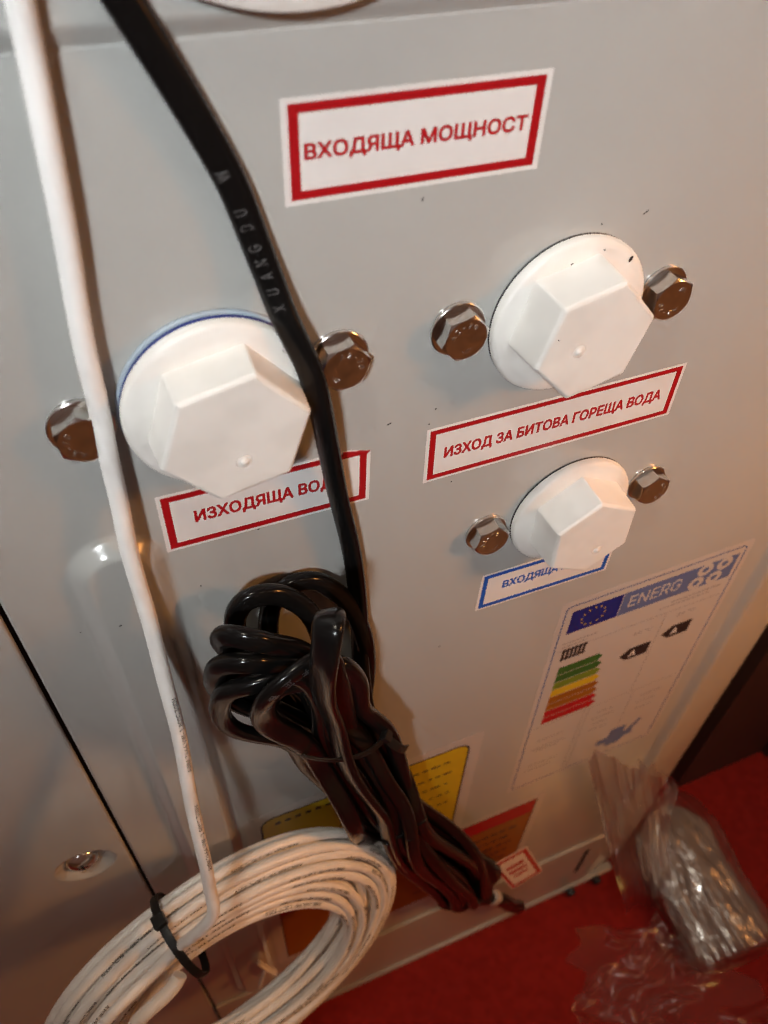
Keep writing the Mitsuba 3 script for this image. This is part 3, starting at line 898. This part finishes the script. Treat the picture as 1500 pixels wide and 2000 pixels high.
part(TG + '__paper', tag_piece(0, 1, 0, 1, 0), 'sticker_white', False)
part(TG + '__border', cat([tag_piece(.03, .97, .03, .10, .15), tag_piece(.03, .97, .90, .97, .15), tag_piece(.03, .12, .105, .895, .15), tag_piece(.84, .97, .105, .895, .15)]), 'print_red', False)
part(TG + '__print_line', cat([tag_piece(.22, .74, .30, .38, .15), tag_piece(.22, .74, .46, .54, .15), tag_piece(.26, .70, .62, .68, .15)]), 'print_red', False)
tag(TG, 'small white paper tag with a red frame at the end of the black cable', 'tag')
wr = resample([(189.3, -714.2, 18), (196.3, -727.2, 17.5), (202.3, -737.2, 17)], 1.0)
part(TG + '__wrapped_end', sweep(wr[:len(wr) // 2], ref_frames(wr[:len(wr) // 2]), 7.1, 5.9, 16, 2.5), 'sticker_grey', 40)

# ------------------------------------------------------------------ white cable: hanging run and coil
WC = 'white_coiled_cable'
tag(WC, 'round white cable hanging down the left side and wound into a coil', 'cable')
RC = np.array([-16.8, -506.5, 50.2])
nrm = np.array([0.2, 0.158, 1.0])
nrm /= np.linalg.norm(nrm)
e1 = np.cross([0, 1, 0], nrm)
e1 /= np.linalg.norm(e1)
e2 = np.cross(nrm, e1)


def ringp(t, r, w):
    return RC + r[:, None] * (np.cos(t)[:, None] * e1 + np.sin(t)[:, None] * e2) + w[:, None] * nrm


RW = 2.65
TURNS = 23
slots = []
for row, w in enumerate((-9.4, -3.8, 1.8, 7.4)):
    for k in range((6, 7, 6, 7)[row]):
        slots.append((67.0 + 5.9 * k + (0 if row % 2 else 2.9), w))
slots = slots[:TURNS + 1]
perm = rng.permutation(len(slots))
# neighbours in the winding order are near each other in the section, with a few jumps
ordr = [0]
left_ = set(range(1, len(slots)))
while left_:
    c = slots[ordr[-1]]
    nx = min(left_, key=lambda q: (slots[q][0] - c[0]) ** 2 + (slots[q][1] - c[1]) ** 2 + rng.uniform(0, 260))
    ordr.append(nx)
    left_.remove(nx)
TIE_T = math.radians(102)
coil = []
N_ = 150
ts, rs, ws = [], [], []
for k in range(TURNS):
    a, b = slots[ordr[k]], slots[ordr[k + 1]]
    tt = np.linspace(0, 1, N_, endpoint=False)
    c0_, wd = rng.uniform(0.25, 0.75), rng.uniform(0.18, 0.4)
    f_ = ss(c0_ - wd, c0_ + wd, tt)
    th = TIE_T + 2 * np.pi * (k + tt)
    # the bundle is tight under the tie and fans out opposite it
    loose = np.sqrt(0.5 - 0.5 * np.cos(2 * np.pi * tt))
    r_ = a[0] * (1 - f_) + b[0] * f_
    w_ = a[1] * (1 - f_) + b[1] * f_
    r_ = 82 + (r_ - 82) * (0.80 + 0.56 * loose) + 3.6 * loose * np.sin(2 * np.pi * tt * 2 + rng.uniform(0, 6))
    w_ = w_ * (0.92 + 0.25 * loose) + 2.6 * loose * np.sin(2 * np.pi * tt * 1 + rng.uniform(0, 6))
    ts.append(th)
    rs.append(r_)
    ws.append(w_)
ts, rs, ws = map(np.concatenate, (ts, rs, ws))
lead = np.linspace(-0.9, 0, 60, endpoint=False)
ts = np.r_[TIE_T + lead, ts]
rs = np.r_[rs[0] + (80 - rs[0]) * ss(0, -0.5, lead), rs]
ws = np.r_[ws[0] + (-2 - ws[0]) * ss(0, -0.5, lead), ws]
trail = np.linspace(0.02, 0.9, 60)
ts, rs, ws = np.r_[ts, ts[-1] + trail], np.r_[rs, rs[-1] + (82 - rs[-1]) * ss(0, 0.5, trail)], np.r_[ws, ws[-1] + (-1 - ws[-1]) * ss(0, 0.5, trail)]
ker = np.hanning(19)
ker /= ker.sum()
rs = np.convolve(np.pad(rs, 9, mode='edge'), ker, 'valid')
ws = np.convolve(np.pad(ws, 9, mode='edge'), ker, 'valid')
cp = ringp(ts, rs, ws)
frc = frames(cp, nrm)
# printing always faces outwards: use frames fixed to the ring's normal
WHITE = [(4.5, 36.6, 5.0), (3.9, 43.6, 5.0), (3.7, 47.8, 4.5), (2.4, 66.0, 4.5), (0.6, 88.9, 4.5), (-1.1, 105.4, 4.5), (-2.3, 119.7, 5.0), (-3.0, 135.5, 5.5), (-4.2, 153.4, 6.0), (-5.2, 173.0, 7.0), (-6.0, 183.2, 8.0), (-6.7, 220.7, 12.0), (-7.8, 253.4, 20.0), (-8.2, 270.7, 25.0), (-11.2, 307.1, 36.0), (-12.6, 330.9, 45.0), (-13.4, 346.6, 49.0), (-15.0, 367.3, 54.0), (-15.9, 374.0, 57.0), (-20.8, 383.2, 58.0), (-29.4, 398.0, 56.0), (-38.2, 411.9, 54.0), (-50.2, 420.3, 57.0), (-65.9, 423.0, 63.0), (-80.8, 434.8, 68.0)]
wp = resample(L(WHITE), 1.2)
wfr = frames(wp, (0, 0, 1))
part(WC + '__jacket', cat([sweep(cp, frc, RW, RW, 14), sweep(wp, wfr, RW + 0.1, RW + 0.1, 18)]), 'white_pvc', True)
# stripped end with sleeve and yellow core
SL = [(-40.0, 429.0, 60.0), (-44.5, 432.0, 63.0), (-57.0, 436.0, 67.0), (-71.5, 448.0, 70.0), (-81.0, 460.0, 70.0)]
sp_ = resample(L(SL), 1.0)
part(WC + '__end_sleeve', sweep(sp_[: int(len(sp_) * 0.55)], ref_frames(sp_[: int(len(sp_) * 0.55)]), 3.5, 3.5, 18), 'white_sleeve', 50)
part(WC + '__end_jacket', sweep(sp_[int(len(sp_) * 0.5): int(len(sp_) * 0.86)], ref_frames(sp_[int(len(sp_) * 0.5): int(len(sp_) * 0.86)]), 2.9, 2.9, 18), 'white_pvc', 50)
part(WC + '__core_wire', sweep(sp_[int(len(sp_) * 0.8):] + np.array([0.4, 0, 0.6]), ref_frames(sp_[int(len(sp_) * 0.8):]), 1.1, 1.1, 12), 'copper_yellow', 50)
part(WC + '__core_wire', sweep(sp_[int(len(sp_) * 0.8):] + np.array([-1.5, 0.4, -0.6]), ref_frames(sp_[int(len(sp_) * 0.8):]), 1.1, 1.1, 12), 'black_rubber', 50)
# loose tail inside the coil
ls = resample(L([(-6.0, 655.0, 8.0), (-2.0, 668.0, 10.0), (4.0, 684.0, 12.0)]), 1)
ls2 = resample(L([(-2.0, 668.0, 10.0), (-7.0, 676.0, 14.0), (-10.0, 688.0, 15.0)]), 1)
part(WC + '__loose_tail', cat([sweep(ls, ref_frames(ls, (1, 0, .3)), 2.4, 1.2, 10), sweep(ls2, ref_frames(ls2, (1, 0, .3)), 2.2, 1.2, 10)]), 'white_sleeve', 50)
# printing
phr = 'E321 AWM 2464 VW-1 80°C 300V'
prt = []
gm = subdivided(meshkit.text_mesh('AWM 2464 VW-1 80°C 300V', 1.95, 0.04, True), 1.0)
gm.vertices[:, 1] -= 0.97
gs = np.r_[0, np.cumsum(np.linalg.norm(np.diff(cp, axis=0), axis=1))]
fixn = np.broadcast_to(nrm, cp.shape)
tc = frc[0]
fx = (tc, fixn - (tc @ nrm)[:, None] * tc, np.cross(tc, fixn))
kk = 0
per = 62.0
s0 = 20.0
while s0 < gs[-1] - 60:
    i0 = int(np.searchsorted(gs, s0))
    prt.append(wrap_text(gm, cp, fx, s0, rng.uniform(-0.7, 0.9), RW, flip=False))
    s0 += per + rng.uniform(0, 14)
ws_ = np.r_[0, np.cumsum(np.linalg.norm(np.diff(wp, axis=0), axis=1))]
for v_ in (292.0, 345.0):
    prt.append(wrap_text(gm, wp, wfr, float(np.interp(v_, -wp[:, 1], ws_)) , -0.55, RW + 0.1, flip=True))
part(WC + '__printed_lettering', cat(prt), 'print_dark_grey', False)
labels[WC + '__printed_lettering'] = dict(kind='stuff')
labels[WC + '__printed_lettering'] = dict(kind='stuff', label='small grey lettering printed along the white cable')

# black tie round the coil
tt0 = math.radians(102)
cdir = math.cos(tt0) * e1 + math.sin(tt0) * e2
cc = RC + 83.0 * cdir + nrm * 2.5
tdir = -math.sin(tt0) * e1 + math.cos(tt0) * e2
band(cc, tdir, 24.0, 21.0, 4.2, 1.3, 'cable_tie_001', math.radians(178), lat=-cdir)
tag('cable_tie_001', 'black cable tie round the white coil, its square head at the upper side', 'cable tie', 'black cable ties')

# ------------------------------------------------------------------ clear plastic bag beside the cabinet
BAG = 'plastic_bag'
tag(BAG, 'crumpled clear plastic bag lying on the red carpet at the corner of the cabinet', 'bag')


def crease(p, f, seed):
    a = meshkit.noise(p * f, seed) * 2 - 1
    b = meshkit.noise(p * f * 2.3 + 7, seed + 1) * 2 - 1
    return (1 - np.abs(a)) * 0.7 + (1 - np.abs(b)) * 0.35


def film(cs, n, m, amp, freq, seed, stretch=(1, 1), lift=None, edge=0.16):
    """a creased sheet between four world corners (mm), displaced along its normal"""
    cs = np.array(cs, float)
    a, b = np.meshgrid(np.linspace(0, 1, n), np.linspace(0, 1, m), indexing='ij')
    ed = edge
    ja = (meshkit.noise(np.stack([b * 6, b * 0, b * 0 + seed], -1), seed) - 0.5) * ed
    jb = (meshkit.noise(np.stack([a * 6, a * 0, a * 0 + seed + 3], -1), seed) - 0.5) * ed
    a2, b2 = a + ja, b + jb
    p = ((1 - a2) * (1 - b2))[..., None] * cs[0] + (a2 * (1 - b2))[..., None] * cs[1] + (a2 * b2)[..., None] * cs[2] + ((1 - a2) * b2)[..., None] * cs[3]
    nn = np.cross(cs[1] - cs[0], cs[3] - cs[0])
    nn /= np.linalg.norm(nn)
    q = np.stack([a * stretch[0], b * stretch[1], a * 0 + seed], -1)
    d = crease(q, freq, seed) - 0.6 + 0.8 * (meshkit.noise(q * 1.7, seed + 9) - 0.5)
    p = p + nn * (amp * d)[..., None]
    if lift is not None:
        p = p + lift(a, b)
    i, j = np.meshgrid(np.arange(n - 1), np.arange(m - 1), indexing='ij')
    k = i * m + j
    f = np.stack([k, k + m, k + m + 1, k + 1], -1).reshape(-1, 4)
    v = p.reshape(-1, 3)
    v[:, 2] = np.maximum(v[:, 2], 1.5)
    return trimesh.Trimesh(v / 1000, np.vstack([f[:, [0, 1, 2]], f[:, [0, 2, 3]]]), process=False)


fm = [film([(230, -16, 392), (322, -20, 296), (392, -58, 40), (352, -48, 9)], 70, 90, 9, 3.2, 11, (1.2, 0.45), edge=0.06),
      film([(296, -14, 330), (345, -16, 262), (404, -40, 45), (372, -58, 30)], 50, 60, 9, 3.0, 17, (1.2, 0.6), edge=0.06),
      film([(240, -112, 4), (306, -46, 4), (440, -95, 8), (424, -190, 4)], 90, 90, 22, 4.2, 23, (1, 1)),
      film([(262, -100, 8), (372, -60, 26), (398, -120, 26), (330, -160, 6)], 60, 60, 16, 4.0, 37, (1, 1))]
scene[BAG + '__film'] = mikit.ply(cat(fm), 'clear_film', True)


def sausage(p0, p1, rx, rz, seed, amp, n=140, m=160):
    """a packed roll of film: lengthwise folds round an axis on the floor"""
    p0, p1 = np.array(p0, float), np.array(p1, float)
    t, a = np.meshgrid(np.linspace(0, 1, n), np.linspace(0, 2 * np.pi, m, endpoint=False), indexing='ij')
    ax = (p1 - p0) / np.linalg.norm(p1 - p0)
    side = np.cross(ax, (0, 0, 1.0))
    side /= np.linalg.norm(side)
    up = np.cross(side, ax)
    q = np.stack([np.cos(a) * 1.5 + 0.5 * t, np.sin(a) * 1.5, t * 0.55 + seed], -1)
    r = 1 + amp * (crease(q, 1.1, seed) - 0.62) + 0.45 * amp * (crease(q * np.array([1.8, 1.8, 3.4]), 2.0, seed + 5) - 0.62) + 0.10 * (meshkit.noise(q * 1.3 + t[..., None] * 3, seed + 8) - 0.5)
    end = np.clip(np.minimum(t / 0.07, (1 - t) / 0.30), 0, 1)
    r = r * np.sqrt(1 - (1 - end) ** 2 + 1e-4)
    v = p0 + (p1 - p0) * t[..., None] + side * (rx * r * np.cos(a))[..., None] + up * (rz * r * np.sin(a))[..., None]
    v[..., 2] = np.maximum(v[..., 2], 1.0 + 0.4 * np.cos(3 * a))
    i, j = np.meshgrid(np.arange(n - 1), np.arange(m), indexing='ij')
    k, k2 = i * m + j, i * m + (j + 1) % m
    f = np.stack([k, k2, k2 + m, k + m], -1).reshape(-1, 4)
    return trimesh.Trimesh(v.reshape(-1, 3) / 1000, np.vstack([f[:, [0, 1, 2]], f[:, [0, 2, 3]]]), process=False)


scene[BAG + '__packed_bundle'] = mikit.ply(sausage((424, -134, 30), (436, 40, 44), 45, 31, 41, 0.34), 'packed_film', True)
labels[BAG + '__packed_bundle'] = dict(label='thick shiny folded part of the bag')
scene[BAG + '__inner_fold'] = mikit.ply(sausage((426, -122, 25), (436, 26, 36), 36, 22, 61, 0.6), 'inner_film', True)
